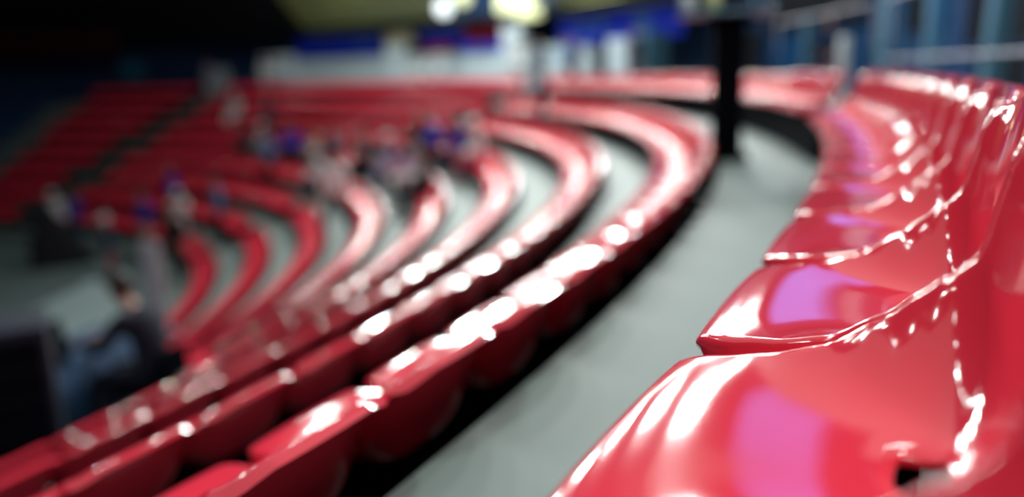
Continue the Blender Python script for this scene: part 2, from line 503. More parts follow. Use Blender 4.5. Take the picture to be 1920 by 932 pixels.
# ---------------------------------------------------------------- concourse behind the top row
def S(name, bm, m): return tag(obj(name, bm, m, smooth=False), kind='structure')
def ringobj(name, m, prof, a0, a1, step=1.5):
    bm = bmesh.new(); ring(bm, prof, a0, a1, step); return S(name, bm, m)
CF = -0.60
ringobj('wall_back', M['navy'], rect(29.6, 29.9, CF, 9.0), -45, 101)
ringobj('floor_concourse', M['concrete'], rect(26.6, 29.6, CF - 0.15, CF - 0.001), -45, 101)
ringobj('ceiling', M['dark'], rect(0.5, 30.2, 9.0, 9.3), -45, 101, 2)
ringobj('wall_parapet', M['white'], rect(28.3, 28.6, CF, 1.0), 33, 67.2)
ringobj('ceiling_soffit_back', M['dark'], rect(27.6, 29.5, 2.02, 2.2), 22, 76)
# slatted sloping soffit, its warm yellow light put into the colour
for n_, (a0, a1) in enumerate(((46.5, 64.2), (23.5, 35.5))):
    bm = bmesh.new()
    for i in range(7):
        r = 28.2 - 0.36 * i; z = 1.98 + 0.30 * i
        b2 = bmesh.new(); ring(b2, [(r, z), (r - 0.27, z + 0.22), (r - 0.30, z + 0.18), (r - 0.03, z - 0.04)], a0, a1)
        tmp = bpy.data.meshes.new('t'); b2.to_mesh(tmp); b2.free(); bm.from_mesh(tmp); bpy.data.meshes.remove(tmp)
    S('ceiling_soffit_slats', bm, M['yellow'])
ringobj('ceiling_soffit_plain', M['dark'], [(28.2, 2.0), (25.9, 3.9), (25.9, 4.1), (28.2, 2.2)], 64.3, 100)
# maroon drape hanging from the roof over the far end
bm = bmesh.new()
prof = []
n = 60
pts = [W(27.5 + 0.12 * math.sin(i * 1.3), 84 + 16 * i / n, 0) for i in range(n + 1)]
vv = [[bm.verts.new((p.x, p.y, Z0 + z)) for p in pts] for z in (1.4, 3.0, 6.0, 8.9)]
for j in range(3):
    for i in range(n): bm.faces.new((vv[j][i], vv[j][i + 1], vv[j + 1][i + 1], vv[j + 1][i]))
o = obj('stage_drape', bm, M['maroon'])
sm = o.modifiers.new('s', 'SOLIDIFY'); sm.thickness = 0.03
tag(o, 'dark maroon drape hanging from the roof above the far end seats', 'drape')

def banner(a0, a1, z0, z1, m, label, cat='banner', r=28.2, group=None, name='banner', marks=None):
    root = empty(name, W(r, (a0 + a1) / 2, z0))
    bm = bmesh.new(); ring(bm, rect(r, r + 0.05, z0, z1), a0, a1, 0.7)
    o = obj('panel', bm, m, smooth=False); o.parent = root; o.matrix_parent_inverse = Matrix.Translation(-root.location)
    bm = bmesh.new(); ring(bm, rect(r - 0.01, r + 0.06, z1 - 0.04, z1 + 0.02), a0, a1, 0.7)
    o = obj('top_rail', bm, M['steel'], smooth=False); o.parent = root; o.matrix_parent_inverse = Matrix.Translation(-root.location)
    for mk in (marks or []):
        bm = bmesh.new()
        am, zm, w_, h_, sh = mk
        c = W(r - 0.03, am, zm)
        if sh == 'oval': ball(bm, (0, 0, 0), (w_, 0.012, h_), 20)
        else:
            q = -1 if sh == 'bowl' else 1
            vs_ = [bm.verts.new((x * q, y, z)) for y in (-0.012, 0.012) for x, z in ((-w_, -h_ * 0.25), (w_, -h_), (w_, h_), (-w_, h_ * 0.25))]
            for f in ((0, 1, 2, 3), (7, 6, 5, 4), (0, 4, 5, 1), (1, 5, 6, 2), (2, 6, 7, 3), (3, 7, 4, 0)): bm.faces.new([vs_[t] for t in f])
            bmesh.ops.recalc_face_normals(bm, faces=bm.faces[:])
        mo = obj('emblem', bm, M['bluewhite'], smooth=(sh == 'oval')); mo.parent = root
        mo.matrix_parent_inverse = Matrix.Translation(-root.location)
        mo.location = c; mo.rotation_euler = (0, 0, R(am) - PI / 2)
    return tag(root, label, cat, group)
banner(56.3, 66.0, 1.02, 1.98, M['blue'], 'long royal blue banner above the pale parapet, under the yellow slats, nearest the dark stair', marks=[(58.2, 1.5, 0.34, 0.12, 'oval')])
banner(46.8, 51.8, 1.36, 2.0, M['blue'], 'short royal blue banner right above the small dark red panel')
banner(48.2, 51.8, 0.98, 1.34, M['redbanner'], 'small dark red panel hanging under a short blue banner')
banner(41.2, 46.6, 1.30, 2.08, M['redbanner'], 'larger dark red panel beside the glowing yellow sign')
banner(42.0, 47.6, 0.94, 1.28, M['blue'], 'narrow dark blue panel under the larger red panel')
banner(23.6, 36.2, 0.98, 1.96, M['blue'], 'royal blue banner with pale bow shaped marks near the black post', marks=[(33.6, 1.42, 0.24, 0.17, 'bow'), (31.6, 1.48, 0.22, 0.20, 'bowl'), (27.4, 1.46, 0.42, 0.13, 'oval')])
# cream box and glowing yellow sign
def sign_box(name, a, r, z, sx, sy, sz, m, label, cat):
    root = empty(name, W(r, a, z)); root.rotation_euler = (0, 0, R(a) - PI / 2)
    bm = bmesh.new(); box(bm, (0, 0, 0), (sx, sy, sz), bev=min(sz, sx) * 0.12); obj('housing', bm, m, root)
    bm = bmesh.new(); box(bm, (0, 0, sz / 2 + 0.03), (sx * 0.6, sy * 0.5, 0.08), bev=0.01); obj('mount', bm, M['steel'], root)
    return tag(root, label, cat)
M['cream'] = mat('cream_panel', (0.62, 0.56, 0.36), 0.6)
sign_box('wall_cabinet', 54.0, 28.1, 1.66, 1.45, 0.3, 0.62, M['cream'], 'cream coloured box between the two blue banners', 'box')
sign_box('lit_sign', 40.2, 27.9, 2.62, 1.9, 0.25, 0.95, M['lampy'], 'large glowing pale yellow sign beneath the roof', 'sign')
sign_box('lit_sign', 38.0, 27.6, 2.12, 1.15, 0.25, 0.42, M['lampy'], 'smaller glowing yellow sign just below the large one', 'sign')
sign_box('lit_sign', 31.0, 27.9, 2.30, 3.4, 0.25, 0.30, M['lampy'], 'long thin glowing yellow strip above the marked blue banner', 'sign')
def globe(a, r, z, rad, m, label):
    root = empty('globe_lamp', W(r, a, z))
    bm = bmesh.new(); ball(bm, (0, 0, 0), (rad, rad, rad), 16); obj('globe', bm, m, root)
    bm = bmesh.new(); cyl(bm, (0, 0, rad * 0.9), (0, 0, rad + 0.2), 0.02); cyl(bm, (0, 0, rad * 0.85), (0, 0, rad * 1.15), rad * 0.4); obj('stem', bm, M['steel'], root)
    tag(root, label, 'lamp', 'globe lamps under the roof')
globe(46.3, 27.0, 2.52, 0.30, M['lampw'], 'round white lamp left of the glowing yellow sign')
globe(44.0, 27.0, 2.80, 0.28, M['lampy'], 'round yellow lamp between the white lamp and the large sign')
# pale buttresses of the parapet
for a_, h_, lab in ((74.6, 0.72, 'pale pillar near the person in pink on the concourse'), (67.0, 1.2, 'pale pillar at the left end of the long blue banner'), (54.2, 1.35, 'pale pillar beneath the cream box'), (40.6, 1.75, 'tall pale pillar under the glowing yellow sign')):
    root = empty('pillar', W(28.0, a_, CF)); root.rotation_euler = (0, 0, R(a_) - PI / 2)
    bm = bmesh.new(); box(bm, (0, 0, (h_ - CF) / 2), (1.0, 0.35, h_ - CF), bev=0.02); obj('shaft', bm, M['white'], root)
    bm = bmesh.new(); box(bm, (0, 0, 0.06), (1.1, 0.45, 0.12), bev=0.01); obj('plinth', bm, M['white'], root)
    tag(root, lab, 'pillar')
root = empty('notice_board', W(27.5, 83.2, 0.1)); root.rotation_euler = (0, 0, R(83.2) - PI / 2)
bm = bmesh.new(); box(bm, (0, 0, 0.55), (1.25, 0.12, 1.0), bev=0.02); obj('board', bm, M['cyanpaint'], root)
bm = bmesh.new()
for x in (-0.45, 0.45): box(bm, (x, 0.05, -0.3), (0.06, 0.06, 0.8))
obj('stand', bm, M['black'], root)
tag(root, 'teal board standing behind the far end seats', 'board')
ringobj('wall_parapet_far', M['navy'], rect(28.3, 28.6, CF, 0.45), 67.2, 100)
# opening at the left end of the far block, with a pale sloping side wall
bm = bmesh.new()
q = [(87.3, 24.9, -0.1), (87.3, 14.4, -4.3), (90.5, 14.4, -3.4), (90.5, 24.9, 0.5)]
vs_ = [bm.verts.new(W(r, a, z)) for a, r, z in q] + [bm.verts.new(W(r, a, z - 1.2)) for a, r, z in q]
for f in ((0, 1, 2, 3), (7, 6, 5, 4), (0, 4, 5, 1), (1, 5, 6, 2), (2, 6, 7, 3), (3, 7, 4, 0)): bm.faces.new([vs_[t] for t in f])
bmesh.ops.recalc_face_normals(bm, faces=bm.faces[:])
S('wall_portal', bm, M['navy'])

# ---- right-hand concourse: blue-lit wall with columns and dark openings
M['bluewall'] = mat('blue_lit_wall', (0.003, 0.085, 0.25), 0.5, var=0.15, vscale=1.5)  # blue light on the wall is also put into this base colour
ringobj('wall_blue', M['bluewall'], rect(29.3, 29.6, CF, 3.4), 2.0, 11.6)
ringobj('wall_blue_band', M['bluewall'], rect(29.35, 29.6, CF, 0.85), 11.6, 22)
def column(a, r, w, z0, z1, m, label, cap=True, tilt=0.0):
    root = empty('column', W(r, a, z0)); root.rotation_euler = (0, tilt, R(a) - PI / 2)
    bm = bmesh.new(); box(bm, (0, 0, (z1 - z0) / 2), (w, w, z1 - z0), bev=0.015); obj('shaft', bm, m, root)
    bm = bmesh.new(); box(bm, (0, 0, 0.07), (w * 1.25, w * 1.25, 0.14), bev=0.01)
    obj('base', bm, m, root)
    if cap:
        bm = bmesh.new(); box(bm, (0, 0, z1 - z0 - 0.05), (w * 1.3, w * 1.3, 0.1), bev=0.01); obj('capital', bm, m, root)
    tag(root, label, 'column')
column(3.4, 27.2, 0.28, CF, 4.2, M['bluewhite'], 'broad pale blue column behind the gap in the top row')
column(0.6, 27.2, 0.20, CF, 4.2, M['bluewhite'], 'slim pale blue column to the right of the broad one')
column(10.1, 27.4, 0.13, CF + 0.4, 1.0, M['bluewhite'], 'thin pale blue post right of the black pedestal', False)
column(-2.2, 27.3, 0.22, CF, 4.2, M['bluewhite'], 'slim blue column beside the widest dark opening', tilt=0.10)
column(25.0, 27.6, 0.7, CF, 1.1, M['bluewhite'], 'wide pale blue pier behind the black pedestal', False)
column(28.2, 28.0, 1.0, CF, 1.0, M['white'], 'short pale pier under the marked blue banner', False)
n_win = 0
def opening(a0, a1, z0, z1, r=29.25):
    global n_win
    n_win += 1
    root = empty('window_%d' % n_win, W(r, (a0 + a1) / 2, z0)); inv = Matrix.Translation(-root.location)
    bm = bmesh.new(); ring(bm, rect(r, r + 0.03, z0, z1), a0, a1, 0.8)
    o = obj('opening', bm, M['dark'], smooth=False); o.parent = root; o.matrix_parent_inverse = inv
    bm = bmesh.new()
    for pr, b0, b1 in ((rect(r - 0.05, r + 0.05, z0 - 0.06, z0), a0, a1), (rect(r - 0.05, r + 0.05, z1, z1 + 0.06), a0, a1),
                       (rect(r - 0.05, r + 0.05, z0, z1), a0 - 0.15, a0), (rect(r - 0.05, r + 0.05, z0, z1), a1, a1 + 0.15)):
        b2 = bmesh.new(); ring(b2, pr, b0, b1, 0.8)
        tmp = bpy.data.meshes.new('t'); b2.to_mesh(tmp); b2.free(); bm.from_mesh(tmp); bpy.data.meshes.remove(tmp)
    o = obj('window_frame', bm, M['navy'], smooth=False); o.parent = root; o.matrix_parent_inverse = inv
    tag(root, kind='structure')
opening(11.9, 19.0, 0.95, 3.4)
opening(2.2, 5.6, 0.30, 3.4)
opening(2.2, 5.0, -0.45, 0.10)
opening(7.2, 9.0, 0.62, 3.0)
opening(13.4, 15.6, 0.1, 0.62)
opening(19.3, 22.0, -0.2, 1.0)
# guard rails behind the top row
def guard_rail(a0, a1, heights, posts, label):
    root = empty('guard_rail', W(25.2, (a0 + a1) / 2, -0.73)); inv = Matrix.Translation(-root.location)
    for h in heights:
        bm = bmesh.new()
        n = 10
        prof = [(25.2 + 0.024 * math.cos(t), h + 0.024 * math.sin(t)) for t in [2 * PI * i / n for i in range(n)]]
        ring(bm, prof, a0, a1, 1.0)
        o = obj('rail', bm, M['steel']); o.parent = root; o.matrix_parent_inverse = inv
    for a in posts:
        bm = bmesh.new(); p = W(25.2, a, 0)
        cyl(bm, (p.x, p.y, Z0 + CF), (p.x, p.y, Z0 + max(heights)), 0.022)
        cyl(bm, (p.x, p.y, Z0 + CF), (p.x, p.y, Z0 + CF + 0.012), 0.06)
        o = obj('post', bm, M['steel']); o.parent = root; o.matrix_parent_inverse = inv
    tag(root, label, 'railing')
guard_rail(-30, -6.8, [0.055, 0.69], [-29, -18.8, -7.2], 'grey violet guard rail behind the backs of the nearest top row seats')
guard_rail(-6.0, 2.6, [0.68], [-5.9, 2.4], 'upper grey violet rail sloping towards the black pedestal')
bm = bmesh.new()
root = empty('gate_post', W(24.95, -5.3, CF)); root.rotation_euler = (0, 0, R(-5.3) - PI / 2)
box(bm, (0, 0, 0.47), (0.17, 0.10, 0.94), bev=0.03); obj('shaft', bm, M['white'], root)
bm = bmesh.new(); box(bm, (0, 0, 0.015), (0.26, 0.2, 0.03), bev=0.006); obj('foot_plate', bm, M['steel'], root)
tag(root, 'pale blue white post standing in the gap of the top row', 'post')

# ---------------------------------------------------------------- black pedestal with a tray by the walkway
root = empty('pedestal', (1.79, 6.72, Z0 + tread(0))); root.rotation_euler = (0, 0, R(-12))
bm = bmesh.new(); box(bm, (0, 0, 0.55), (0.24, 0.24, 1.10), bev=0.012); obj('column', bm, M['black'], root)
bm = bmesh.new(); box(bm, (-0.04, 0, 0.03), (0.42, 0.36, 0.06), bev=0.015); obj('base', bm, M['black'], root)
bm = bmesh.new(); box(bm, (-0.03, 0, 1.17), (0.74, 0.44, 0.035), bev=0.012)
for sx in (-0.39, 0.33): box(bm, (sx, 0, 1.20), (0.02, 0.44, 0.05), bev=0.006)
obj('tray', bm, M['bluewhite'], root)
bm = bmesh.new(); box(bm, (0, 0, 1.125), (0.34, 0.3, 0.06), bev=0.01); obj('bracket', bm, M['black'], root)
tag(root, 'tall black pedestal with a pale blue tray beside the walkway', 'pedestal')
def cup(x, y, h, r, m, label, name='cup'):
    root = empty(name, (1.79, 6.72, Z0 + tread(0) + 1.188)); root.rotation_euler = (0, 0, R(-12))
    bm = bmesh.new(); cyl(bm, (x, y, 0), (x, y, h), r * 0.8, r, 20); obj('body', bm, m, root)
    bm = bmesh.new(); cyl(bm, (x, y, h), (x, y, h + 0.012), r * 1.06, r * 1.02, 20); obj('lid', bm, M['white'], root)
    tag(root, label, 'cup')
cup(-0.32, 0.02, 0.14, 0.055, cloth('white', 0), 'white cup at the left end of the pale tray')
M['cupy'] = mat('pale_yellow_cup', (0.80, 0.80, 0.35), 0.5)
cup(-0.12, -0.02, 0.17, 0.055, M['cupy'], 'pale yellow cup in the middle of the tray')
root = empty('microphone_stand', (1.79, 6.72, Z0 + tread(0) + 1.188)); root.rotation_euler = (0, 0, R(-12))
bm = bmesh.new(); cyl(bm, (0.19, 0, 0.0), (0.19, 0, 0.42), 0.014); obj('pole', bm, M['white'], root)
bm = bmesh.new(); cyl(bm, (0.19, 0, 0.0), (0.19, 0, 0.02), 0.06); obj('base', bm, M['black'], root)
tag(root, 'short pale pole standing at the right end of the tray', 'stand')

# ---------------------------------------------------------------- steps in the radial stair
for k in range(0, 8):
    root = empty('stair_step', W(edge_r(k) - 0.22, 69.2, tread(k + 1))); root.rotation_euler = (0, 0, R(69.2) - PI / 2)
    bm = bmesh.new(); box(bm, (0, 0, 0.115), (1.05, 0.40, 0.23), bev=0.01); obj('tread', bm, M['concrete'], root)
    bm = bmesh.new(); box(bm, (0, -0.22, 0.13), (0.95, 0.05, 0.24), bev=0.006); obj('step_shade', bm, M['black'], root)  # black panel standing in for the shadow at each step
    tag(root, 'half step of the dark stair, %s from its top' % (['first', 'second', 'third', 'fourth', 'fifth', 'sixth', 'seventh', 'eighth'][k]), 'step', 'steps of the dark stair')

# ---------------------------------------------------------------- people
def bake(o):
    dg = bpy.context.evaluated_depsgraph_get()
    me = bpy.data.meshes.new_from_object(o.evaluated_get(dg))
    bpy.data.objects.remove(o)
    for p in me.polygons: p.use_smooth = True
    return me
def skin(chains, root_name, lv=1):
    """chains: {name: (x, y, z, radius)} joined by edges; grown into one surface"""
    nodes, edges = chains
    names = list(nodes)
    me = bpy.data.meshes.new('s')
    me.from_pydata([nodes[n][:3] for n in names], [(names.index(a), names.index(b)) for a, b in edges], [])
    o = bpy.data.objects.new('s', me); COL.objects.link(o)
    m = o.modifiers.new('k', 'SKIN'); m.use_smooth_shade = True
    for i, n in enumerate(names):
        v = me.skin_vertices[0].data[i]; r = nodes[n][3]
        v.radius = r if isinstance(r, tuple) else (r, r)
        v.use_root = (n == root_name)
    s_ = o.modifiers.new('u', 'SUBSURF'); s_.levels = lv; s_.render_levels = lv
    return bake(o)
def joints(pose):
    J = {'pelvis': (0, 0, 0.93), 'spine': (0, 0, 1.10), 'chest': (0, 0, 1.30), 'neck': (0, 0.0, 1.46), 'head': (0, 0.03, 1.60)}
    for s, t in ((-1, 'L'), (1, 'R')):
        J['sh' + t] = (s * 0.17, 0, 1.41); J['el' + t] = (s * 0.235, -0.03, 1.13); J['wr' + t] = (s * 0.25, 0.05, 0.90)
        J['hip' + t] = (s * 0.09, 0, 0.88); J['kn' + t] = (s * 0.11, 0.02, 0.49); J['an' + t] = (s * 0.12, -0.02, 0.09)
    if pose == 'stride':
        J['knL'] = (-0.20, 0.10, 0.50); J['anL'] = (-0.30, 0.12, 0.09); J['knR'] = (0.20, -0.04, 0.50); J['anR'] = (0.30, -0.08, 0.09)
    if pose == 'raise':
        for s, t in ((-1, 'L'), (1, 'R')):
            J['el' + t] = (s * 0.23, 0.14, 1.18); J['wr' + t] = (s * 0.08, 0.32, 1.36)
    if pose in ('sit', 'lean'):
        up = {'pelvis': (0, 0.0, 0.53), 'spine': (0, -0.03, 0.70), 'chest': (0, 0.0, 0.90), 'neck': (0, 0.03, 1.06), 'head': (0, 0.07, 1.20)}
        J.update(up)
        for s, t in ((-1, 'L'), (1, 'R')):
            J['sh' + t] = (s * 0.17, 0.01, 1.01); J['el' + t] = (s * 0.24, 0.06, 0.75); J['wr' + t] = (s * 0.15, 0.30, 0.66)
            J['hip' + t] = (s * 0.09, 0.02, 0.51); J['kn' + t] = (s * 0.13, 0.42, 0.50); J['an' + t] = (s * 0.14, 0.42, 0.09)
    if pose == 'lean':
        J.update({'spine': (0, -0.03, 0.72), 'chest': (0, 0.03, 0.93), 'neck': (0, 0.13, 1.08), 'head': (0, 0.21, 1.21)})
        for s, t in ((-1, 'L'), (1, 'R')):
            J['sh' + t] = (s * 0.19, 0.06, 1.02); J['el' + t] = (s * 0.25, 0.26, 0.79); J['wr' + t] = (s * 0.13, 0.50, 0.78)
    return J
def figure(pose):
    J = {k: Vector(v) for k, v in joints(pose).items()}
    N, E = {}, []
    def add(n, p, r): N[n] = (p[0], p[1], p[2], r)
    add('pelvis', J['pelvis'], 0.115); add('spine', J['spine'], 0.105); add('chest', J['chest'], 0.12); add('neckb', J['neck'] - (J['neck'] - J['chest']) * 0.25, 0.07)
    hd = (J['head'] - J['neck'])
    add('neck', J['neck'] + hd * 0.15, 0.050); add('jaw', J['neck'] + hd * 0.62 + Vector((0, 0.010, 0)), 0.066); add('face', J['head'] + Vector((0, 0.004, 0.01)), 0.084); add('crown', J['head'] + Vector((0, -0.005, 0.085)), 0.066)
    E += [('pelvis', 'spine'), ('spine', 'chest'), ('chest', 'neckb'), ('neckb', 'neck'), ('neck', 'jaw'), ('jaw', 'face'), ('face', 'crown')]
    for t, s in (('L', -1), ('R', 1)):
        sh, el, wr = J['sh' + t], J['el' + t], J['wr' + t]
        add('sh' + t, sh, 0.060); add('ua' + t, sh.lerp(el, 0.4), 0.048); add('el' + t, el, 0.038); add('fa' + t, el.lerp(wr, 0.3), 0.038); add('wr' + t, wr, 0.025)
        E += [('chest', 'sh' + t), ('sh' + t, 'ua' + t), ('ua' + t, 'el' + t), ('el' + t, 'fa' + t), ('fa' + t, 'wr' + t)]
        d = (wr - el).normalized(); side = Vector((1, 0, 0)); side = (side - d * side.dot(d)).normalized(); pal = d.cross(side)
        if pal.z > 0: pal = -pal
        pm = wr + d * 0.055
        add('palm' + t, pm, (0.030, 0.016)); E.append(('wr' + t, 'palm' + t))
        for i, (o_, L, rr) in enumerate(((-0.028, 0.068, 0.0085), (-0.010, 0.078, 0.009), (0.009, 0.074, 0.009), (0.026, 0.058, 0.008))):
            b = pm + d * 0.028 + side * o_
            k1 = b + d * L * 0.5 + pal * 0.006; k2 = b + d * L * 0.85 + pal * 0.022
            add('f%d' % i + t, b, rr * 1.15); add('g%d' % i + t, k1, rr); add('h%d' % i + t, k2, rr * 0.85)
            E += [('palm' + t, 'f%d' % i + t), ('f%d' % i + t, 'g%d' % i + t), ('g%d' % i + t, 'h%d' % i + t)]
        tb = wr + d * 0.025 - side * s * 0.024
        tm = tb - side * s * 0.022 + d * 0.022 + pal * 0.008; te = tm + d * 0.028 + pal * 0.006
        add('t0' + t, tb, 0.012); add('t1' + t, tm, 0.010); add('t2' + t, te, 0.009)
        E += [('wr' + t, 't0' + t), ('t0' + t, 't1' + t), ('t1' + t, 't2' + t)]
        hp, kn, an = J['hip' + t], J['kn' + t], J['an' + t]
        add('hip' + t, hp, 0.088); add('th' + t, hp.lerp(kn, 0.45), 0.072); add('kn' + t, kn, 0.052); add('ca' + t, kn.lerp(an, 0.3), 0.054); add('an' + t, an, 0.035); add('toe' + t, an + Vector((0, 0.14, -0.045)), 0.030)
        E += [('pelvis', 'hip' + t), ('hip' + t, 'th' + t), ('th' + t, 'kn' + t), ('kn' + t, 'ca' + t), ('ca' + t, 'an' + t), ('an' + t, 'toe' + t)]
    body = skin((N, E), 'pelvis')
    # nose and ears joined into the body mesh
    bm = bmesh.new(); bm.from_mesh(body)
    H = J['head']
    ball(bm, H + Vector((0, 0.085, -0.005)), (0.013, 0.020, 0.022), 8)
    ball(bm, H + Vector((-0.082, 0.0, 0)), (0.010, 0.018, 0.030), 8); ball(bm, H + Vector((0.082, 0.0, 0)), (0.010, 0.018, 0.030), 8)
    ball(bm, H + Vector((0, 0.078, -0.045)), (0.024, 0.010, 0.008), 8)
    bm.to_mesh(body); bm.free()
    for p in body.polygons: p.use_smooth = True
    segs = [(n1, n2, Vector(N[n1][:3]), Vector(N[n2][:3])) for n1, n2 in E]
    def owner(p):
        best, bn = 1e9, None
        for n1, n2, A, B in segs:
            d = B - A; t = min(max((p - A).dot(d) / max(d.length_squared, 1e-9), 0), 1)
            q = (p - A - d * t).length
            if q < best: best, bn = q, (n1, n2)
        return bn
    own = [owner(v.co) for v in body.vertices]
    def cut(name, test, off):
        keep = [test(o_) for o_ in own]; idx = {}; vs_, fs_ = [], []
        for p in body.polygons:
            if not all(keep[i] for i in p.vertices): continue
            row = []
            for i in p.vertices:
                if i not in idx:
                    idx[i] = len(vs_); v = body.vertices[i]; vs_.append(tuple(v.co + v.normal * off))
                row.append(idx[i])
            fs_.append(row)
        me = bpy.data.meshes.new(name); me.from_pydata(vs_, [], fs_); me.update()
        for p in me.polygons: p.use_smooth = True
        return me
    def base(n): return n[:-1] if n[-1] in 'LR' and n not in ('pelvis',) else n
    arm = {('chest', 'sh'), ('sh', 'ua'), ('ua', 'el'), ('el', 'fa'), ('fa', 'wr')}
    torso = {('pelvis', 'spine'), ('spine', 'chest'), ('chest', 'neckb')}
    legs = {('pelvis', 'hip'), ('hip', 'th'), ('th', 'kn'), ('kn', 'ca'), ('ca', 'an'), ('pelvis', 'spine')}
    shirt = cut('shirt', lambda o_: (base(o_[0]), base(o_[1])) in arm | torso | {('pelvis', 'hip')}, 0.022)
    trousers = cut('trousers', lambda o_: (base(o_[0]), base(o_[1])) in legs, 0.013)
    shoes = []
    for t in 'LR':
        bm = bmesh.new()
        a = Vector(N['an' + t][:3])
        ball(bm, a + Vector((0, 0.06, -0.045)), (0.050, 0.145, 0.045), 14); ball(bm, a + Vector((0, -0.01, -0.01)), (0.048, 0.055, 0.055), 12)
        me = bpy.data.meshes.new('shoe'); bm.to_mesh(me); bm.free(); shoes.append(me)
    bm = bmesh.new()
    rr = bmesh.ops.create_uvsphere(bm, u_segments=20, v_segments=14, radius=1.0)
    for v in list(bm.verts):
        if v.co.y > 0.30 and v.co.z < 0.42: bm.verts.remove(v)
        elif v.co.z < -0.55: bm.verts.remove(v)
    bmesh.ops.transform(bm, matrix=Matrix.Translation(H + Vector((0, -0.010, 0.030))) @ Matrix.Diagonal((0.098, 0.108, 0.128, 1)), verts=bm.verts[:])
    hair = bpy.data.meshes.new('hair'); bm.to_mesh(hair); bm.free()
    bm = bmesh.new()
    ball(bm, H + Vector((0, -0.005, 0.065)), (0.103, 0.113, 0.085), 18); box(bm, H + Vector((0, 0.135, 0.052)), (0.14, 0.11, 0.012), bev=0.005)
    cap = bpy.data.meshes.new('cap'); bm.to_mesh(cap); bm.free()
    for me in shoes + [hair, cap]:
        for p in me.polygons: p.use_smooth = True
    return dict(body=body, shirt=shirt, trousers=trousers, shoe=shoes[0], shoe2=shoes[1], hair=hair, cap=cap)
FIG = {p: figure(p) for p in ('stand', 'stride', 'raise', 'sit', 'lean')}
def person(loc, face, pose, shirt, trousers, label, head='hair', headm=None, group=None, scale=1.0):
    root = empty('person', loc, face)
    root.scale = (scale,) * 3
    F = FIG[pose]
    for nm, m in (('body', M['skin']), ('shirt', cloth(shirt, 0)), ('trousers', cloth(trousers, 0)), ('shoe', cloth('black', 0)), ('shoe2', cloth('black', 0)), (head, headm or M['hair'])):
        me = F[nm]
        if not me.materials: me.materials.append(None)
        o = bpy.data.objects.new({'shoe2': 'shoe'}.get(nm, nm), me); COL.objects.link(o); o.parent = root
        o.material_slots[0].link = 'OBJECT'; o.material_slots[0].material = m
    return tag(root, label, 'person', group)
def on_row(k, adeg, pose, shirt, trousers, label, **kw):
    """a spectator on row k of the bowl, facing its centre (turn: extra yaw)"""
    turn = kw.pop('turn', 0)
    sit = pose == 'sit'
    r = row_front(k) + 0.19 if sit else row_front(k) - 0.22
    p = W(r, adeg, tread(k))
    if sit: p.z -= 0.02
    return person(p, R(adeg) + PI / 2 + R(turn), pose, shirt, trousers, label, **kw)
wh = cloth('white', 0)  # some white caps stand in for bright defocused highlights
G = 'spectators among the seats'
on_row(4, 51.4, 'sit', 'navy', 'black', 'seated person in a dark navy top, left end of the crowd', group=G)
on_row(4, 48.6, 'sit', 'white', 'grey', 'seated person in white with bright highlights made as a cap beside the navy one', head='cap', headm=wh, group=G)
on_row(3, 50.6, 'stand', 'navy', 'navy', 'person in dark blue standing behind the white capped one', group=G)
on_row(4, 44.4, 'sit', 'royal', 'navy', 'seated person in bright royal blue, largest blue shape of the crowd', group=G)
on_row(4, 42.9, 'sit', 'royal', 'black', 'second seated person in bright blue, shoulder to shoulder with the first', group=G)
on_row(5, 39.3, 'stand', 'cyan', 'black', 'person in pale cyan top and black trousers standing before the blue pair', group=G)
on_row(4, 39.3, 'sit', 'beige', 'grey', 'seated person in a beige top left of the crowd centre', group=G)
on_row(5, 30.8, 'sit', 'white', 'grey', 'seated person in a wide white top below the beige one', head='cap', headm=wh, group=G)
on_row(4, 35.6, 'sit', 'denim', 'navy', 'seated person in teal blue right of the beige one', group=G)
on_row(4, 28.4, 'sit', 'grey', 'black', 'seated person in charcoal near the crowd centre', group=G)
on_row(4, 22.6, 'sit', 'lavender', 'lavender', 'seated person in lavender with a bright highlight made as a white cap', head='cap', headm=wh, group=G)
on_row(4, 17.0, 'sit', 'lavender', 'white', 'seated person in pale lavender right of the white capped one', group=G)
on_row(3, 25.6, 'sit', 'black', 'black', 'seated person all in black behind the lavender pair', group=G)
on_row(3, 22.6, 'sit', 'royal', 'navy', 'seated person in royal blue next to the one in black', group=G)
on_row(4, 9.4, 'sit', 'black', 'black', 'seated person in black below the royal blue one', group=G)
on_row(3, 16.8, 'sit', 'blue', 'navy', 'seated person in deep blue at the right end of the crowd', group=G)
on_row(3, 11.6, 'sit', 'white', 'pink', 'seated person in white with a highlight made as a cap at the crowd edge', head='cap', headm=wh, group=G)
on_row(4, 12.4, 'sit', 'white', 'denim', 'seated person in a white top and blue jeans, knees forward', group=G)
on_row(2, 60.6, 'sit', 'white', 'white', 'lone seated person in white made for a bright highlight high up beside the stair', head='cap', headm=wh, group=G)
on_row(1, 15.2, 'stand', 'navy', 'navy', 'person in dark navy standing in the gap of the second row', group=G, scale=0.8)
on_row(7, 44.6, 'stand', 'royal', 'black', 'person in a blue jacket standing on the lower steps', group=G)
on_row(7, 30.2, 'stand', 'cyan', 'black', 'person in a cyan shirt and black trousers standing alone', group=G)
person((-3.42, 15.7, Z0 + tread(5)), R(200), 'stride', 'white', 'black', 'person in white with black trousers standing with legs apart', group=G)
person((-7.75, 18.3, Z0 + tread(8)), R(170), 'stand', 'black', 'black', 'person dressed in black at the edge of the arena floor')
FG = 'people on the arena floor'
def floorman(x, y, face, shirt, tr, label, **kw):
    r = math.hypot(x - CX, y - CY)
    z = Z0 + tread(8) if r > 14.29 else 0.0
    person((x, y, z), R(face), kw.pop('pose', 'stand'), shirt, tr, label, group=FG, **kw)
floorman(-8.8, 21.3, 190, 'white', 'white', 'person all in white with a white cap beside the one in black', head='cap', headm=wh, pose='raise')
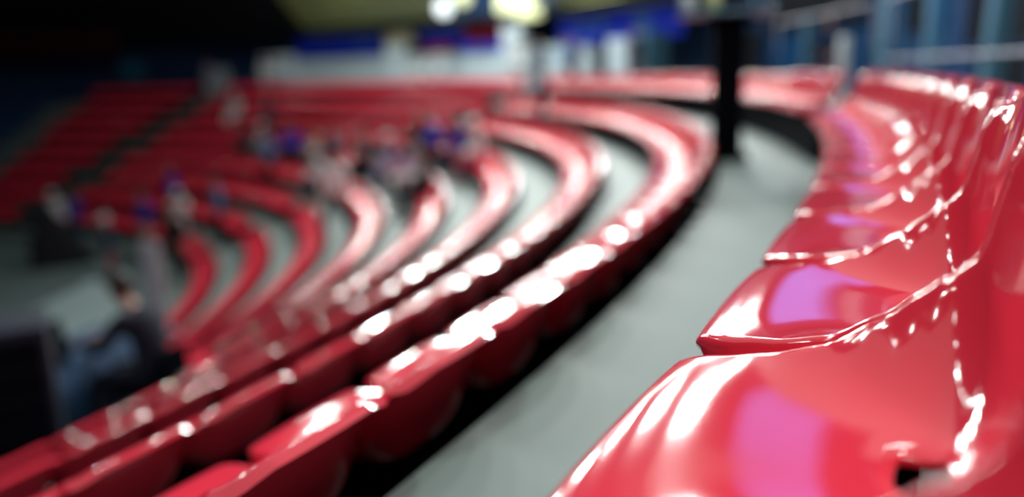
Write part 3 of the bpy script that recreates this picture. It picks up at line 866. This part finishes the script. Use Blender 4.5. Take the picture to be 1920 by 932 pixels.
floorman(-9.75, 21.3, 150, 'blue', 'beige', 'person in a blue shirt and beige trousers on the arena floor')
floorman(-9.41, 18.58, 120, 'denim', 'pink', 'person in dark blue with pinkish trousers and a white cap', head='cap', headm=wh)
floorman(-12.85, 23.6, 160, 'blue', 'denim', 'person in blue standing far off near the end of the stair')
floorman(-13.3, 23.4, 200, 'white', 'white', 'person in white beside the far blue one', head='cap', headm=wh)
CG = 'people on the upper concourse'
def conc(a, r, shirt, tr, label, face=0, **kw):
    person(W(r, a, CF), R(a) + PI / 2 + R(face), kw.pop('pose', 'stand'), shirt, tr, label, group=CG, **kw)
conc(74.3, 27.0, 'lavender', 'white', 'person in lavender standing at the top of the dark stair')
conc(67.9, 27.0, 'white', 'white', 'person in white with a cap left of the long blue banner', head='cap', headm=wh)
conc(66.7, 27.0, 'white', 'lightblue', 'second person in white left of the long blue banner', head='cap', headm=wh)
conc(50.4, 26.9, 'white', 'white', 'person in white below the cream box', head='cap', headm=wh, scale=0.8)
conc(49.0, 26.9, 'white', 'grey', 'person in a white top next to the one below the cream box', scale=0.8)
conc(46.9, 26.9, 'white', 'lightblue', 'person in white under the small red panel', head='cap', headm=wh, scale=0.85)
conc(38.4, 27.0, 'white', 'white', 'tall person in white beneath the glowing sign', head='cap', headm=wh, scale=1.08)
conc(37.3, 27.0, 'white', 'white', 'second person in white beneath the glowing sign', scale=1.0)
conc(35.0, 26.9, 'navy', 'navy', 'slim person in navy beside the two in white')
conc(31.2, 26.9, 'navy', 'black', 'person in dark clothes with reddish face under the blue banner')
conc(32.4, 27.0, 'lightblue', 'white', 'person in pale blue left of the dark dressed pair')
conc(24.3, 26.9, 'black', 'black', 'broad person in black standing under the marked banner', scale=1.05)
conc(9.0, 27.6, 'navy', 'navy', 'person in navy near the thin pale post', scale=0.95)

# ---------------------------------------------------------------- control position beside the near rows
DZ = Z0 + tread(5)
person((-3.20, 6.78, DZ + 0.006), R(78), 'lean', 'ink', 'ink', 'person in dark clothes leaning over the control desk, seen from behind', scale=1.08)
root = empty('desk_chair', (-3.20, 6.78, DZ + 0.005), R(78))
bm = bmesh.new(); box(bm, (0, 0.02, 0.415), (0.44, 0.44, 0.05), bev=0.02); obj('seat', bm, M['black'], root)
bm = bmesh.new(); box(bm, (0, -0.22, 0.66), (0.40, 0.04, 0.30), bev=0.018); obj('backrest', bm, M['black'], root)
for sx in (-0.18, 0.18):
    for sy in (-0.17, 0.20):
        bm = bmesh.new(); cyl(bm, (sx, sy, 0.40), (sx * 1.1, sy * 1.1, 0), 0.013); obj('leg', bm, M['steel'], root)
    bm = bmesh.new(); cyl(bm, (sx, -0.19, 0.40), (sx, -0.22, 0.60), 0.012); obj('back_support', bm, M['steel'], root)
tag(root, 'black chair under the person leaning over the desk', 'chair')
root = empty('control_desk', (-4.02, 6.98, DZ + 0.005), R(78))
bm = bmesh.new(); box(bm, (0, 0, 0.70), (1.5, 0.62, 0.03), bev=0.008); obj('top', bm, cloth('denim', 0), root)
bm = bmesh.new()
n = 40
lo = []; hi = []
for i in range(n + 1):
    x = -0.75 + 1.5 * i / n
    hi.append(bm.verts.new((x, -0.315, 0.70))); lo.append(bm.verts.new((x, -0.335 - 0.015 * math.sin(i * 1.1), 0.10)))
for i in range(n): bm.faces.new((lo[i], lo[i + 1], hi[i + 1], hi[i]))
ck = obj('skirt_cloth', bm, cloth('denim', 0), root); ms = ck.modifiers.new('s', 'SOLIDIFY'); ms.thickness = 0.006
for sx in (-0.68, 0.68):
    for sy in (-0.25, 0.25):
        bm = bmesh.new(); cyl(bm, (sx, sy, 0), (sx, sy, 0.69), 0.018); obj('leg', bm, M['steel'], root)
tag(root, 'control desk with a blue cloth beside the leaning person', 'desk')
def on_desk(name, x, y, parts, label, cat):
    root = empty(name, (-4.02, 6.98, DZ + 0.005 + 0.716), R(78))
    for nm, args, m in parts:
        bm = bmesh.new(); box(bm, *args); o = obj(nm, bm, m, root); o.location = (x, y, 0)
    tag(root, label, cat)
on_desk('laptop', 0.05, 0.10, [('base', ((0, 0, 0.010), (0.34, 0.24, 0.018), 0, 0.004), M['black']), ('screen', ((0, 0.13, 0.12), (0.34, 0.012, 0.22), 0, 0.004, -0.2), M['black'])], 'black laptop open on the blue control desk', 'laptop')
on_desk('mixing_console', -0.45, 0.0, [('body', ((0, 0, 0.05), (0.46, 0.40, 0.10), 0, 0.012), M['black']), ('meter_bridge', ((0, 0.20, 0.14), (0.46, 0.05, 0.10), 0, 0.01), cloth('denim', 0))], 'black mixing console at the end of the control desk', 'mixer')
# rack case at the left edge
root = empty('equipment_rack', (-3.86, 5.86, DZ + 0.005), R(28))
bm = bmesh.new(); box(bm, (0, 0, 0.70), (0.62, 0.60, 1.24), bev=0.02); obj('case', bm, cloth('ink', 0), root)
for i in range(5):
    bm = bmesh.new(); box(bm, (0, -0.31, 0.22 + i * 0.23), (0.50, 0.03, 0.19), bev=0.006); obj('rack_unit', bm, M['black'], root)
for sx in (-0.24, 0.24):
    for sy in (-0.22, 0.22):
        bm = bmesh.new(); cyl(bm, (sx - 0.015, sy, 0.045), (sx + 0.015, sy, 0.045), 0.045); obj('caster', bm, M['black'], root)
tag(root, 'tall dark equipment rack at the left edge, on the control platform', 'rack')
root = empty('equipment_case', (-4.05, 6.62, DZ + 0.005), R(40))
bm = bmesh.new(); box(bm, (0, 0, 0.36), (0.42, 0.36, 0.72), bev=0.03); obj('case', bm, M['black'], root)
bm = bmesh.new(); box(bm, (0, 0, 0.73), (0.16, 0.03, 0.025), bev=0.008); obj('handle', bm, M['steel'], root)
tag(root, 'low black case between the rack and the control desk', 'case')
root = empty('barrier_panel', (-4.42, 9.70, DZ + 0.006), R(-20))
M['frost'] = mat('frosted_plastic', (0.46, 0.44, 0.50), 0.5)
bm = bmesh.new(); box(bm, (0, 0, 0.60), (0.30, 0.03, 1.14), bev=0.01); obj('panel', bm, M['frost'], root)
bm = bmesh.new(); box(bm, (0, 0, 0.015), (0.36, 0.30, 0.03), bev=0.008); obj('foot', bm, M['steel'], root)
tag(root, 'pale upright barrier panel where the lower rows end', 'panel')
# covered stack on the arena floor: a black cloth over something tall at its left
root = empty('covered_equipment', (-12.1, 21.3, 0), R(29))
bm = bmesh.new()
def outline(t):        # (left, right, depth) of the draped heap at height t (0..1)
    return (-0.72 + 0.16 * t ** 1.6 + (0.12 if 0.45 < t < 0.62 else 0) , 0.86 - 1.02 * t ** 0.9, 0.45 - 0.22 * t)
rings_ = []
for j in range(15):
    t = j / 14
    l, r, d = outline(t)
    z = 1.78 * t if j < 14 else 1.80
    if j == 14: l, r, d = l + 0.12, r - 0.12, d * 0.5
    row = []
    for i in range(32):
        a = 2 * PI * i / 32
        cx, hw = (l + r) / 2, (r - l) / 2
        m_ = (abs(math.cos(a)) ** 4 + abs(math.sin(a)) ** 4) ** 0.25
        fold = 1 + 0.03 * math.sin(i * 2.4) * (1 - t)
        row.append(bm.verts.new((cx + hw * math.cos(a) / m_ * fold, d * math.sin(a) / m_ * fold, z)))
    rings_.append(row)
for j in range(14):
    for i in range(32): bm.faces.new((rings_[j][i], rings_[j][(i + 1) % 32], rings_[j + 1][(i + 1) % 32], rings_[j + 1][i]))
bm.faces.new(rings_[-1]); bm.faces.new(rings_[0][::-1])
obj('black_cover', bm, cloth('black', 0), root)
bm = bmesh.new(); box(bm, (0, 0, 0.02), (1.5, 0.85, 0.04), bev=0.01); obj('base_board', bm, M['black'], root)
tag(root, 'black covered equipment heap standing alone on the pale arena floor', 'equipment')
